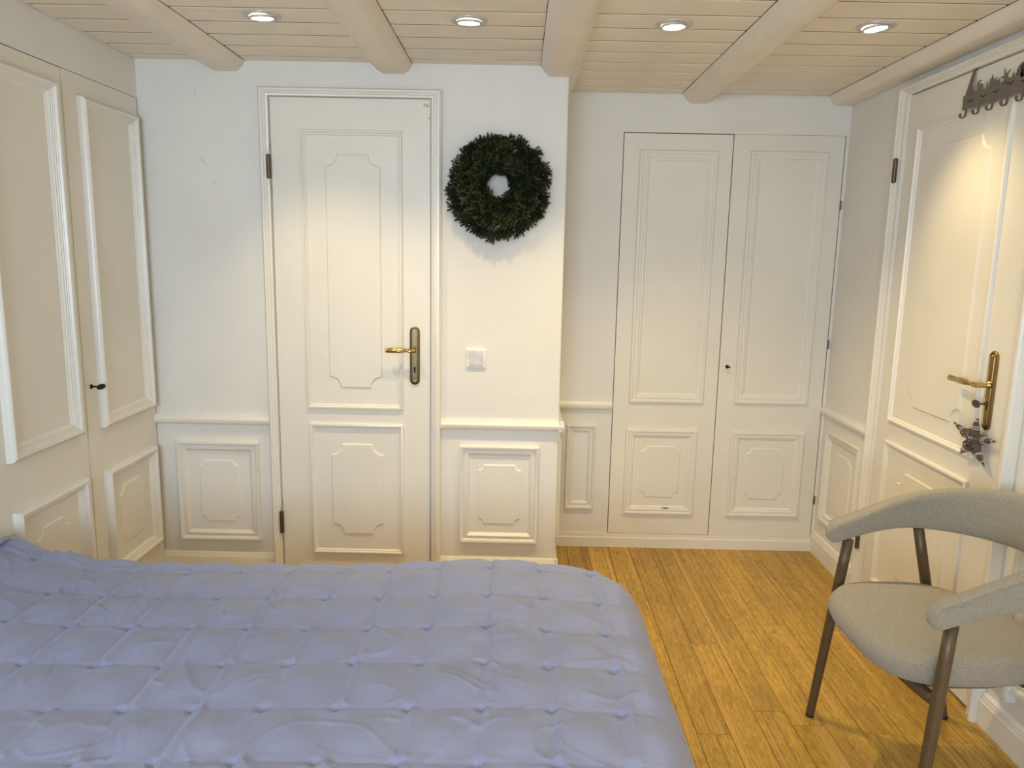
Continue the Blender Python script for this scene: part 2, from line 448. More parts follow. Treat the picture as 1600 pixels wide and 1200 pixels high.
# ------------------------------------------------------------------ ceiling beams
def beam(prof, y0, y1, label, wob, gapx, gside):
    """prof = cross-section corner points (x, depth below ceiling)"""
    q = MB(); rings = []
    n = 26
    r2 = random.Random(wob)
    ph = [r2.uniform(0, 6) for _ in range(6)]
    for i in range(n+1):
        yy = y0+(y1-y0)*i/n
        d1 = 0.0022*math.sin(yy*3.1+ph[0]) + 0.0012*math.sin(yy*8+ph[1])
        d2 = 0.0022*math.sin(yy*2.6+ph[2]) + 0.0012*math.sin(yy*9+ph[3])
        m_ = len(prof); ring = []
        for jx, (px_, pz) in enumerate(prof):
            off = d1 if jx < m_/2 else d2
            ring.append((px_ + (off if pz > 0.005 else 0), yy, H - pz + (0.001*math.sin(yy*5+ph[4]+jx) if pz > 0.02 else 0)))
        rings.append(ring)
    q.rings(rings)
    b = q.build('ceiling_beam', M['beam'], None, smooth=True)
    tag(b, label, 'beam', 'white ceiling beams')
    # shrinkage gap between the beam and the boards
    q = MB(); pts = []
    for i in range(60):
        yy = 0.4+(y1-0.4-0.01)*i/59
        w = 0.0012+0.0013*max(0, math.sin(yy*7+wob)+math.sin(yy*17.3+wob*2))*0.6
        pts.append((yy, w))
    for (ya, wa), (yb, wb) in zip(pts, pts[1:]):
        s_ = gside
        q.add([(gapx, ya, H-0.0012), (gapx+s_*wa, ya, H-0.0012), (gapx+s_*wb, yb, H-0.0012), (gapx, yb, H-0.0012),
               (gapx, ya, H+0.002), (gapx+s_*wa, ya, H+0.002), (gapx+s_*wb, yb, H+0.002), (gapx, yb, H+0.002)],
              [(0, 1, 2, 3), (4, 7, 6, 5), (0, 4, 5, 1), (3, 2, 6, 7), (1, 5, 6, 2), (0, 3, 7, 4)])
    q.build('shrinkage_gap', M['void'], b)
    return b
def bprof(l_top, l_bot, r_bot, r_top, dep=0.039):
    return [(l_top, -0.008), (l_top, 0.002), (l_top+(l_bot-l_top)*0.35, 0.012), (l_top+(l_bot-l_top)*0.62, 0.025), (l_bot-0.002, dep-0.008), (l_bot+0.004, dep-0.002), (l_bot+0.014, dep),
            (r_bot-0.014, dep), (r_bot-0.004, dep-0.002), (r_bot+0.002, dep-0.008), (r_bot+(r_top-r_bot)*0.45, 0.025), (r_bot+(r_top-r_bot)*0.7, 0.012), (r_top, 0.002), (r_top, -0.008)]
beam(bprof(-1.19, -1.160, -1.062, -1.038), YB, YF, 'white ceiling beam nearest the left wardrobe', 1, -1.038, 1)
beam(bprof(-0.57, -0.530, -0.440, -0.414), YB, YF, 'white ceiling beam ending above the narrow door', 2, -0.414, 1)
beam(bprof(0.066, 0.093, 0.184, 0.214), YB, YA, 'white ceiling beam running past the pier beside the wreath', 3, 0.066, -1)
beam(bprof(0.686, 0.716, 0.802, 0.838), YB, YA, 'white ceiling beam ending above the double closet doors', 4, 0.686, -1)
beam(bprof(1.312, 1.335, 1.419, 1.4205), YB, YA, 'white ceiling beam lying against the right wall', 5, 1.312, -1)

# ------------------------------------------------------------------ narrow front door
def leaf_box(pm, u0, u1, v0, v1, h0, h1, name, parent, mat=None, bev=0.002):
    q = MB()
    a = pm(u0, v0, h0); b2 = pm(u1, v1, h1)
    q.box(min(a[0], b2[0]), max(a[0], b2[0]), min(a[1], b2[1]), max(a[1], b2[1]), min(a[2], b2[2]), max(a[2], b2[2]))
    return q.build(name, mat or M['wood_white'], parent, bevel=bev)
def mould(pm, rect, prof, parent, base=0.0, name='panel_moulding'):
    q = MB(); frame(q, pm, rect, [(i_, h_+base) for i_, h_ in prof]); return q.build(name, M['trim_white'], parent, smooth=True)
def plq(pm, rect, n, parent, base, name='raised_panel', hh=0.005):
    q = MB(); plaque(q, pm, rect, n, base, hh); return q.build(name, M['wood_white'], parent)

def casing(pm, u0, u1, vt, iu0, iu1, ivt, name, label):
    """door casing, open at the floor: outer rect u0..u1 x vt, inner iu0..iu1 x ivt"""
    q = MB(); w = iu0-u0
    prof = [(0, 0), (0, 0.026), (0.006, 0.034), (0.014, 0.034), (0.018, 0.028), (0.022, 0.028), (0.026, 0.022), (w-0.018, 0.018), (w-0.012, 0.022), (w-0.004, 0.020), (w-0.001, 0.0), (w-0.001, -0.04)]
    wr = u1-iu1; rings = []
    for ins, h in prof:
        s_ = ins/w
        rings.append([pm(u0+ins, 0, h), pm(u0+ins, vt-(vt-ivt)*s_, h), pm(u1-wr*s_, vt-(vt-ivt)*s_, h), pm(u1-wr*s_, 0, h)])
    n = len(rings); o = len(q.v)
    for r_ in rings: q.v += r_
    for i in range(n-1):
        for jx in range(3):
            q.f.append((o+i*4+jx, o+i*4+jx+1, o+(i+1)*4+jx+1, o+(i+1)*4+jx))
    c = q.build(name, M['trim_white'], smooth=True)
    tag(c, label, 'door frame', kind='structure'); return c
casing(pf, -0.988, -0.302, 1.960, -0.951, -0.343, 1.928, 'trim_1', 'white moulded frame around the narrow front door')
door1 = leaf_box(pf, -0.949, -0.345, 0.006, 1.926, 0.001, 0.010, 'door_1', None)
tag(door1, 'narrow white panelled door with long aged brass handle plate', 'door', kind='structure')
d1b = 0.010
def hb(pm, b_): return lambda u, v, h: pm(u, v, h+b_)
pf1 = hb(pf, d1b)
mould(pf1, (-0.838, -0.451, 0.738, 1.812), P_DOOR, door1)
mould(pf1, (-0.828, -0.450, 0.128, 0.680), P_DOOR, door1)
plq(pf1, (-0.746, -0.534, 0.824, 1.724), 0.052, door1, 0)
plq(pf1, (-0.745, -0.531, 0.212, 0.596), 0.052, door1, 0)

def hinge(pm, u, v0, v1, parent, h=0.014, r=0.0062, wire=True):
    q = MB(); vm = (v0+v1)/2
    def ring(vv, rr): return [pm(u+rr*math.cos(2*PI*k/12), vv, h+rr*math.sin(2*PI*k/12)) for k in range(12)]
    seq = [(v0-0.004, 0.002), (v0-0.002, r*0.7), (v0, r), (vm-0.001, r), (vm-0.0005, r*0.75), (vm+0.0005, r*0.75), (vm+0.001, r), (v1, r), (v1+0.002, r*0.7), (v1+0.004, 0.002)]
    q.rings([ring(a, b_) for a, b_ in seq])
    return q.build('hinge', M['bronze'], parent, smooth=True)
hinge(pf, -0.957, 1.631, 1.715, door1, 0.022, 0.0085)
hinge(pf, -0.952, 0.217, 0.306, door1, 0.022, 0.0085)

def stadium(cu, v0, v1, hw, n=10):
    pts = []
    for k in range(n+1):
        a = PI*k/n; pts.append((cu+hw*math.cos(a), v1-hw+hw*math.sin(a)))
    for k in range(n+1):
        a = PI+PI*k/n; pts.append((cu+hw*math.cos(a), v0+hw+hw*math.sin(a)))
    return pts
def handle_set(pm, cu, v0, v1, hw, vlev, tipdir, parent, mat, keyhole_v, llen=0.112):
    q = MB()
    lay = [(0, 0), (0, 0.005), (0.003, 0.008), (0.006, 0.0085), (0.0075, 0.006), (0.009, 0.006), (0.0105, 0.0085)]
    rings = [[pm(u, v, h) for u, v in stadium(cu, v0+i_, v1-i_, hw-i_)] for i_, h in lay]
    q.rings(rings, True, False)
    o = len(q.v)-len(rings[-1]); q.f.append(tuple(range(o, len(q.v))))
    plate = q.build('handle_plate', mat, parent, smooth=True); plate['label'] = 'long rounded brass handle plate'
    q = MB()
    for vv in (v0+0.016, v1-0.016):
        r_ = 0.0042
        ring = lambda rr, h: [pm(cu+rr*math.cos(2*PI*k/10), vv+rr*math.sin(2*PI*k/10), h) for k in range(10)]
        q.rings([ring(r_, 0.008), ring(r_, 0.010), ring(r_*0.6, 0.0115)])
    q.build('screw', M['brass'], plate, smooth=True)
    q = MB()
    ring = lambda rr, vv, h: [pm(cu+rr*math.cos(2*PI*k/10), vv+rr*1.0*math.sin(2*PI*k/10), h) for k in range(10)]
    q.rings([ring(0.0045, keyhole_v+0.006, 0.0086), ring(0.0045, keyhole_v+0.006, 0.0092)])
    a = pm(cu-0.0035, keyhole_v-0.012, 0.0086); b2 = pm(cu+0.0035, keyhole_v+0.006, 0.0092)
    q.box(min(a[0], b2[0]), max(a[0], b2[0]), min(a[1], b2[1]), max(a[1], b2[1]), min(a[2], b2[2]), max(a[2], b2[2]))
    q.build('keyhole', M['black_iron'], plate)
    # lever: rosette, neck, grip
    q = MB()
    ring = lambda rr, h: [pm(cu+rr*math.cos(2*PI*k/16), vlev+rr*math.sin(2*PI*k/16), h) for k in range(16)]
    q.rings([ring(0.012, 0.006), ring(0.013, 0.011), ring(0.010, 0.015), ring(0.008, 0.018), ring(0.0075, 0.040), ring(0.009, 0.045), ring(0.008, 0.052), ring(0.003, 0.055)])
    t = tipdir
    seq = [(0.0, 0.0055, 0.047, 0), (0.012, 0.0058, 0.048, 0), (0.018, 0.0075, 0.048, 0.0), (0.021, 0.0055, 0.048, 0), (0.028, 0.0055, 0.049, 0.0005), (0.031, 0.0078, 0.049, 0.001), (0.034, 0.006, 0.049, 0.001),
           (0.040, 0.0072, 0.050, 0.001), (0.055, 0.0092, 0.051, 0.0015), (0.075, 0.0096, 0.050, 0.001), (0.095, 0.0088, 0.047, 0.0), (0.103, 0.0078, 0.045, -0.001), (llen-0.005, 0.009, 0.044, -0.001), (llen-0.001, 0.006, 0.043, -0.001), (llen, 0.001, 0.043, -0.001)]
    rings = []
    for i, (s_, r_, h, dv) in enumerate(seq):
        tw = s_*38
        rings.append([pm(cu+t*s_, vlev+dv+r_*(1+0.13*math.cos(6*(2*PI*k/24)+tw))*math.cos(2*PI*k/24), h+r_*0.9*(1+0.13*math.cos(6*(2*PI*k/24)+tw))*math.sin(2*PI*k/24)) for k in range(24)])
    q.rings(rings)
    lev = q.build('lever', M['brass'], plate, smooth=True); lev['label'] = 'polished brass lever with twisted grip'
    return plate
handle_set(pf1, -0.405, 0.843, 1.075, 0.0195, 0.984, -1, door1, M['old_brass'], 0.905)
# worn paint at the upper corner of the leaf
q = MB()
for (u, v, r_) in ((-0.357, 1.905, 0.007), (-0.367, 1.908, 0.004), (-0.350, 1.860, 0.004)):
    ring = [pf1(u+r_*1.3*math.cos(2*PI*k/9)*(1+0.25*math.sin(3*k)), v+r_*math.sin(2*PI*k/9), 0.0004) for k in range(9)]
    q.add(ring + [pf1(u, v, 0.0006)], [(k, (k+1) % 9, 9) for k in range(9)])
q.build('paint_chip', plain('bared_filler', (0.62, 0.55, 0.38), 0.7), door1)

# ------------------------------------------------------------------ right hand door (door_2)
casing(pr, DR0, DR1, DRT, LR0-0.002, LR1+0.002, LRT+0.002, 'trim_2', 'white moulded frame around the wide right-hand door')
door2 = leaf_box(pr, LR0, LR1, 0.012, LRT, 0.001, 0.010, 'door_2', None)
tag(door2, 'wide white panelled door in the right wall with brass handle and key', 'door', kind='structure')
pr1 = hb(pr, 0.010)
mould(pr1, (2.292, 2.830, 0.770, 1.836), P_DOOR, door2)
mould(pr1, (2.292, 2.830, 0.130, 0.697), P_DOOR, door2)
plq(pr1, (2.385, 2.720, 0.852, 1.757), 0.058, door2, 0)
plq(pr1, (2.385, 2.720, 0.215, 0.612), 0.058, door2, 0)
hinge(pr, 2.945, 1.655, 1.738, door2, 0.030, 0.0085)
hinge(pr, 2.945, 0.217, 0.306, door2, 0.030, 0.0085)
# dark shadow gap at the closing edge
handle_set(pr1, 2.243, 0.872, 1.110, 0.0195, 1.008, 1, door2, M['dull_brass'], 0.945, 0.150)
def key(pm, cu, cv, h0, parent, stem=0.03, ang=0.3, mat=None, bow=(0.013, 0.010), droop=0.0):
    q = MB(); mat = mat or M['black_iron']
    def ringp(rr, h): return [pm(cu+rr*math.cos(2*PI*k/14), cv+rr*math.sin(2*PI*k/14), h) for k in range(14)]
    q.rings([ringp(0.0085, h0), ringp(0.0085, h0+0.002), ringp(0.006, h0+0.004), ringp(0.0035, h0+0.005), ringp(0.0028, h0+stem*0.5), ringp(0.0038, h0+stem*0.6), ringp(0.0028, h0+stem*0.7), ringp(0.003, h0+stem)])
    # oval bow, a ring twisted about the stem axis
    ca, sa = math.cos(ang), math.sin(ang); n = 20; rings = []
    a_, b_ = bow
    for k in range(n):
        th = 2*PI*k/n; rr = []
        for m_ in range(8):
            ph = 2*PI*m_/8; tr = 0.0026
            w = (a_+tr*math.cos(ph))*math.cos(th); hh = h0+stem+b_+(b_+tr*math.cos(ph))*math.sin(th)
            t = tr*math.sin(ph)
            rr.append(pm(cu+w*ca-t*sa, cv+w*sa+t*ca, hh))
        rings.append(rr)
    rings.append(rings[0]); q.rings(rings, True, False)
    # web filling the bow
    q.rings([[pm(cu+a_*math.cos(2*PI*k/16)*ca-t*sa, cv+a_*math.cos(2*PI*k/16)*sa+t*ca, h0+stem+b_+b_*math.sin(2*PI*k/16)) for k in range(16)] for t in (-0.0012, 0.0012)])
    return q.build('key', mat, parent, smooth=True)
k2 = key(pr1, 2.243, 0.951, 0.008, door2, 0.022, 0.9, M['bronze'], (0.011, 0.010))
k2['label'] = 'dark metal key in the lock of the door'

# hairline paint cracks running from the frame to the hinges, scuffs on the wall
q = MB()
for vt, vb, sg in ((1.7605, 1.722, 1), (1.622, 1.585, -1), (0.345, 0.312, 1), (0.212, 0.185, -1)):
    pts = [(-0.9495, vt if sg > 0 else vb), (-0.951, (vt+vb)/2+0.006*sg), (-0.956, vb if sg > 0 else vt)]
    if sg > 0: pts = [pts[0], pts[1], pts[2]]
    q.tube([pf(u, v, 0.0103 if i < 1 else 0.0215) for i, (u, v) in enumerate(pts)], 0.0006, 4)
q.build('paint_crack', M['void'], door1)
q = MB()
for pts in (((-1.232, 1.945), (-1.234, 1.925)), ((-1.235, 1.888), (-1.238, 1.882)), ((-1.222, 1.700), (-1.208, 1.684), (-1.203, 1.672)), ((-1.178, 1.612), (-1.170, 1.606), (-1.165, 1.608))):
    q.tube([pf(u, v, 0.0003) for u, v in pts], 0.0007, 4)
q.build('scuff_mark', plain('wall_scuff', (0.42, 0.40, 0.38), 0.8), wall_front)

# ------------------------------------------------------------------ dado rails, skirting, wainscot
DADO = [(0.668, 0), (0.668, 0.010), (0.672, 0.016), (0.680, 0.020), (0.690, 0.020), (0.696, 0.015), (0.700, 0.012), (0.706, 0.010), (0.707, 0)]
DADO = [(v-0.004, h*1.15) for v, h in DADO]
def rail(prof, runs, name, label, mat=None, cat='moulding'):
    q = MB()
    for pm, a, b2 in runs: sweep(q, prof, a, b2, pm)
    o = q.build(name, mat or M['trim_white'], smooth=True); tag(o, label, cat, kind='structure'); return o
def pret(u, v, h): return (PX+h, u, v)       # return face of the pier
rail(DADO, [(pf, -L, -0.988)], 'trim_3', 'white dado rail left of the narrow door')
rail(DADO, [(pf, -0.302, PX+0.02), (pret, YF-0.02, YA)], 'trim_4', 'white dado rail on the pier below the light switch')
rail(DADO, [(pa, PX, CL0-0.002)], 'trim_5', 'short white dado rail left of the double closet')
rail(DADO, [(pr, DR1, YA)], 'trim_6', 'white dado rail between the closet and the right-hand door')
rail(DADO, [(pr, YB, DR0)], 'trim_7', 'white dado rail on the right wall nearer the viewer')
BASE = [(0, 0), (0, 0.014), (0.098, 0.014), (0.103, 0.012), (0.108, 0.008), (0.116, 0.007), (0.120, 0.003), (0.120, 0)]
rail(BASE, [(pf, -L, -0.988)], 'baseboard_front', 'white skirting left of the narrow door', cat='baseboard')
rail(BASE, [(pf, -0.302, PX+0.012), (pret, YF-0.012, YA)], 'baseboard_pier', 'white skirting round the pier foot', cat='baseboard')
rail([(0, 0), (0, 0.012), (0.046, 0.012), (0.048, 0.006), (0.066, 0.006), (0.066, -0.003), (0, -0.003)], [(pa, PX, R)], 'baseboard_alcove', 'low white plinth under the closet doors', cat='baseboard')
BR = [(0, 0), (0, 0.016), (0.076, 0.016), (0.078, 0.013), (0.086, 0.013), (0.090, 0.010), (0.096, 0.010), (0.101, 0.005), (0.104, 0)]
rail(BR, [(pr, DR1, YA)], 'baseboard_right', 'white moulded skirting between closet and right-hand door', cat='baseboard')
rail(BR, [(pr, YB, DR0)], 'baseboard_near', 'white moulded skirting right of the chair', cat='baseboard')

def wains(pm, rect, parent, prof, n, pinset=0.085, pv=0.078, plaq=True, label=None):
    q = MB(); frame(q, pm, rect, prof)
    o = q.build('wainscot_moulding', M['trim_white'], parent, smooth=True)
    if label: o['label'] = label
    if plaq:
        r_ = (rect[0]+pinset, rect[1]-pinset, rect[2]+pv, rect[3]-pv)
        q = MB(); plaque(q, pm, r_, n, 0, 0.004, 0.004); q.build('raised_panel', M['trim_white'], o)
    return o
P_W2 = [(i_*0.95, h_) for i_, h_ in P_WAIN]
wains(pf, (-1.374, -1.040, 0.174, 0.592), wall_front, P_W2, 0.026)
wains(pf, (-0.224, 0.098, 0.186, 0.597), wall_front, P_W2, 0.026, 0.074, 0.079)
wains(pret, (YF+0.08, YA-0.08, 0.186, 0.597), wall_front, P_W2, 0.026)
wains(pa, (0.236, 0.371, 0.188, 0.590), wall_alcove, [(i_*0.8, h_) for i_, h_ in P_WAIN], 0.02, 0.05, 0.05, False)
wains(pr, (3.040, 3.385, 0.182, 0.604), wall_right, P_W2, 0.026, 0.082, 0.078)
for a in (1.68, 1.24, 0.80):
    wains(pr, (a, a+0.36, 0.182, 0.604), wall_right, P_W2, 0.026, 0.082, 0.078)

# ------------------------------------------------------------------ double closet in the alcove
closet = empty('built_in_closet', (0.92, YA, 0), 'white built-in closet with two tall panelled doors in the recess', 'closet')
q = MB(); q.box(CL0, CL1, YA+0.022, YA+0.045, CLB, CLT); q.build('carcass', M['void'], closet)
def cdoor(pm, u0, u1, v0, v1, up, lo, pn, parent, thick=0.018, prof=P_CLO, plo=None, bev=0.0015):
    d = leaf_box(pm, u0, u1, v0, v1, -thick, 0.001, 'door', parent, bev=bev)
    b_ = hb(pm, 0.001)
    mould(b_, up, prof, d); mould(b_, lo, [(i_*0.9, h_) for i_, h_ in prof], d)
    if plo: plq(b_, plo, pn, d, 0, hh=0.004)
    return d
cdoor(pa, 0.4465, 0.9195, 0.0675, 1.890, (0.516, 0.858, 0.700, 1.820), (0.510, 0.840, 0.165, 0.576), 0.030, closet, plo=(0.583, 0.768, 0.246, 0.497))
q = MB(); q.rings([[pa(u, v, h) for u, v in ((0.690, 0.1985), (0.705, 0.2005), (0.722, 0.1995), (0.728, 0.1980), (0.710, 0.1970))] for h in (0.010, 0.0135)])
q.build('paint_chip', M['void'], [c for c in closet.children if c.name.startswith('door')][0])
dr = cdoor(pa, 0.9235, 1.404, 0.0665, 1.893, (0.998, 1.334, 0.704, 1.824), (0.997, 1.334, 0.165, 0.574), 0.030, closet, plo=(1.071, 1.254, 0.246, 0.497))
k3 = key(pa, 0.958, 0.874, 0.001, dr, 0.016, 0.15, None, (0.008, 0.006))
for v in (0.985, 1.60, 0.25):
    q = MB(); q.tube([(1.4085, YA-0.003, v-0.02), (1.4085, YA-0.003, v+0.02)], 0.0035, 8)
    q.build('hinge', M['bronze'], dr, smooth=True)

# ------------------------------------------------------------------ wardrobe in the left wall
ward = empty('built_in_wardrobe', (-L, 2.51, 0), 'white built-in wardrobe with heavy moulded doors on the left', 'wardrobe')
q = MB(); q.box(-L-0.019, -L-0.012, 2.02, YF, 0.0, 1.914); q.build('carcass', M['void'], ward)
dl = cdoor(pl, 2.020, 2.5065, 0.02, 1.913, (2.092, 2.456, 0.747, 1.862), (2.096, 2.460, 0.180, 0.597), 0.04, ward, 0.011, P_BIG, (2.190, 2.366, 0.27, 0.508))
dw = cdoor(pl, 2.5095, 2.992, 0.02, 1.914, (2.588, 2.960, 0.738, 1.845), (2.585, 2.950, 0.180, 0.582), 0.04, ward, 0.011, P_BIG, (2.672, 2.862, 0.27, 0.495))
k1 = key(pl, 2.5475, 0.891, 0.001, dw, 0.022, 0.5, None, (0.012, 0.012))
k1['label'] = 'black key with oval bow'

# ------------------------------------------------------------------ recessed downlights
LAB = ['lit recessed ceiling spotlight nearest the left wardrobe', 'lit recessed ceiling spotlight above the wreath',
       'lit recessed ceiling spotlight above the closet doors', 'lit recessed ceiling spotlight nearest the hook rack']
def downlight(x, y, lean, label):
    e = empty('ceiling_spotlight', (x, y, H), label, 'ceiling light', 'recessed ceiling spotlights')
    def ring(r_, z, n=36): return [(x+r_*math.cos(2*PI*k/n), y+r_*math.sin(2*PI*k/n), H+z) for k in range(n)]
    q = MB(); q.rings([ring(0.0555, 0.001), ring(0.0550, -0.0035), ring(0.052, -0.0055), ring(0.044, -0.004), ring(0.0425, -0.005), ring(0.040, -0.0048), ring(0.0375, -0.002), ring(0.0375, 0.001)], True, False)
    q.build('trim_ring', M['ring'], e, smooth=True, origin=(x, y, H))
    d = Vector((lean[0]*0.4, lean[1]*0.4, -1)).normalized()
    s_ = d.cross(Vector((0, 1, 0))).normalized(); t = d.cross(s_)
    c = Vector((x, y, H-0.004))
    def tr(r_, a, n=28): return [c + a*d + r_*(math.cos(2*PI*k/n)*s_+math.sin(2*PI*k/n)*t) for k in range(n)]
    q = MB(); q.rings([tr(0.0365, -0.002), tr(0.0365, 0.004), tr(0.034, 0.006), tr(0.032, 0.004), tr(0.032, 0.0)], True, False)
    q.build('swivel_rim', M['ring'], e, smooth=True, origin=(x, y, H))
    q = MB(); q.rings([tr(0.032, 0.0015), tr(0.028, 0.004), tr(0.015, 0.006), tr(0.003, 0.0065)])
    q.build('lamp', M['lampglass'], e, smooth=True, origin=(x, y, H))
    return e
for (x, y), t, lb in zip(LAMPS, TILT, LAB): downlight(x, y, t, lb)

# ------------------------------------------------------------------ light switch and outlet
def rrect(u0, u1, v0, v1, r, n=4):
    pts = []
    for cx_, cz_, a0 in ((u1-r, v1-r, 0), (u0+r, v1-r, PI/2), (u0+r, v0+r, PI), (u1-r, v0+r, 1.5*PI)):
        for k in range(n+1):
            a = a0+PI/2*k/n; pts.append((cx_+r*math.cos(a), cz_+r*math.sin(a)))
    return pts
def slab(q, pm, u0, u1, v0, v1, r, lay):
    rings = [[pm(u, v, h) for u, v in rrect(u0+i_, u1-i_, v0+i_, v1-i_, max(r-i_, 0.0004))] for i_, h in lay]
    q.rings(rings)
sw = empty('light_switch', (-0.163, YF, 0.951), 'white square light switch on the pier below the wreath', 'light switch')
q = MB(); slab(q, pf, -0.2025, -0.1235, 0.9125, 0.9915, 0.004, [(0, 0), (0, 0.006), (0.003, 0.009), (0.0095, 0.010), (0.0105, 0.008)])
q.build('switch_frame', M['switch'], sw, smooth=True)
q = MB(); slab(q, pf, -0.1905, -0.1355, 0.9245, 0.9795, 0.002, [(0, 0.004), (0, 0.0105), (0.0015, 0.012)])
q.build('rocker', M['rocker'], sw, smooth=True)
so = empty('power_outlet', (R, 2.01, 0.187), 'white wall socket low on the right wall behind the chair', 'power outlet')
q = MB(); slab(q, pr, 1.975, 2.045, 0.145, 0.215, 0.004, [(0, 0.0), (0, 0.024), (0.003, 0.027), (0.010, 0.028)])
q.build('cover_plate', M['socket'], so, smooth=True)
q = MB()
for du in (-0.0095, 0.0095):
    q.rings([[pr(2.01+du+0.0028*math.cos(2*PI*k/10), 0.180+0.0028*math.sin(2*PI*k/10), h) for k in range(10)] for h in (0.0275, 0.0286)])
q.build('socket_holes', M['black_iron'], so)

# ------------------------------------------------------------------ wreath of fir sprigs
wc = Vector((-0.082, YF, 1.610))
wreath = empty('wreath', wc, 'round dark green fir wreath hanging on the pier', 'wreath')
q = MB()
rings = []
for k in range(40):
    a = 2*PI*k/40
    rings.append([(wc.x+(0.108+0.030*math.cos(p))*math.cos(a), YF-0.032+0.026*math.sin(p), wc.z+(0.108+0.030*math.cos(p))*math.sin(a)) for p in [2*PI*m_/10 for m_ in range(10)]])
rings.append(rings[0]); q.rings(rings, True, False)
q.build('straw_ring', M['stem'], wreath, smooth=True, origin=tuple(wc))
def sprig_mesh(seed):
    r2 = random.Random(seed); q = MB(); Ls = 0.062
    tips = [(Vector((0, 0, 0)), Vector((1, 0, 0)), Ls)]
    for s_, side in ((0.3, 1), (0.45, -1), (0.62, 1), (0.72, -1)):
        dr_ = Vector((1, 0.65*side+r2.uniform(-.1, .1), r2.uniform(-.3, .4))).normalized()
        tips.append((Vector((Ls*s_, 0, 0)), dr_, Ls*(0.42)))
    for o_, d_, ln in tips:
        q.tube([o_, o_+d_*ln*0.9], [0.0011, 0.0005], 3)
        nn = int(ln/0.0021)
        for i in range(nn):
            t = 0.12+0.88*i/nn; p = o_+d_*ln*t
            for w in range(2):
                a = i*2.4+w*PI+r2.uniform(-.4, .4)
                s1 = d_.cross(Vector((0, 0, 1))).normalized(); s2 = d_.cross(s1)
                out = (s1*math.cos(a)+s2*math.sin(a))
                dd = (out*0.75+d_*0.75).normalized()
                nl = 0.0125*(1-0.35*t)+r2.uniform(0, .002)
                wd = d_.cross(out).normalized()*0.0012
                q.add([p-wd, p+wd, p+dd*nl*0.7+wd*0.9, p+dd*nl, p+dd*nl*0.7-wd*0.9], [(0, 1, 2, 3, 4)])
    me = bpy.data.meshes.new('sprig'); me.from_pydata(q.v, [], q.f); me.update(); me.materials.append(M['leaf']); return me
SM = [sprig_mesh(s_) for s_ in range(6)]
r2 = random.Random(11)
def put_sprig(a, rad, depth, outw, tang, fwdl, sc):
    radial = Vector((math.cos(a), 0, math.sin(a))); tg = Vector((math.sin(a), 0, -math.cos(a)))
    pos = Vector((0, -depth, 0)) + radial*rad
    d = (radial*outw + tg*tang + Vector((0, -1, 0))*fwdl).normalized()
    z = Vector((0, -1, 0)); z = (z - d*z.dot(d)).normalized(); yv = z.cross(d)
    roll_ = r2.uniform(-0.8, 0.8)
    y2 = yv*math.cos(roll_)+z*math.sin(roll_); z2 = d.cross(y2)
    m_ = Matrix((d, y2, z2)).transposed().to_4x4()
    o = bpy.data.objects.new('sprig', r2.choice(SM)); COL.objects.link(o); o.parent = wreath
    o.matrix_local = Matrix.Translation(pos) @ m_ @ Matrix.Scale(sc, 4)
for ringi, (n_, rad, dep, ow, tg, fw) in enumerate([(60, 0.143, 0.020, 0.85, 0.85, 0.02), (52, 0.137, 0.042, 0.85, 0.85, 0.25), (50, 0.115, 0.052, 0.7, 0.8, 0.85), (24, 0.057, 0.035, -0.40, 0.9, 0.3), 
                                                 (46, 0.092, 0.054, 0.5, 0.9, 0.95), (36, 0.072, 0.048, 0.1, 1.0, 0.9), (30, 0.062, 0.040, -0.15, 1.0, 0.10), (26, 0.060, 0.020, -0.05, 1.0, 0.0)]):
    for i in range(n_):
        a = 2*PI*(i+r2.uniform(-.35, .35))/n_ + ringi*0.3
        put_sprig(a, rad+r2.uniform(-.008, .008), dep+r2.uniform(-.006, .006), ow+r2.uniform(-.25, .25), tg+r2.uniform(-.25, .25), fw+r2.uniform(-.12, .2), r2.uniform(0.9, 1.12)*(0.8 if ringi > 3 else 1))

# ------------------------------------------------------------------ hook rack hanging over the right-hand door
rack = empty('hook_rack', (R-0.03, 2.37, 1.85), 'grey metal over-door hook rack with cut-out sea creatures', 'coat rack')
HR = 0.030
def plate2(q, pts, h0, h1):
    """extrude an outline given in (u, v) between heights h0..h1"""
    q.rings([[pr(u, v, h0) for u, v in pts], [pr(u, v, h1) for u, v in pts]])
q = MB()
top = [(2.536, 1.882), (2.503, 1.877), (2.484, 1.876), (2.468, 1.882), (2.44, 1.884), (2.42, 1.880), (2.40, 1.884), (2.37, 1.886), (2.34, 1.884), (2.31, 1.888), (2.28, 1.886), (2.25, 1.890), (2.22, 1.888), (2.185, 1.882)]
bot = [(2.185, 1.838), (2.536, 1.838)]
plate2(q, top+bot, HR-0.001, HR+0.001)
bandm = q.build('band', M['rack'], rack)
q = MB()
def blade(u, v, du, dv, w):
    d = Vector((du, dv)).normalized(); n_ = Vector((-d.y, d.x))*w
    ln = math.hypot(du, dv)
    p = Vector((u, v)); m_ = p+d*ln*0.45
    plate2(q, [tuple(p-n_*0.8), tuple(p+n_*0.8), tuple(m_+n_), tuple(p+d*ln), tuple(m_-n_)], HR-0.0008, HR+0.0012)
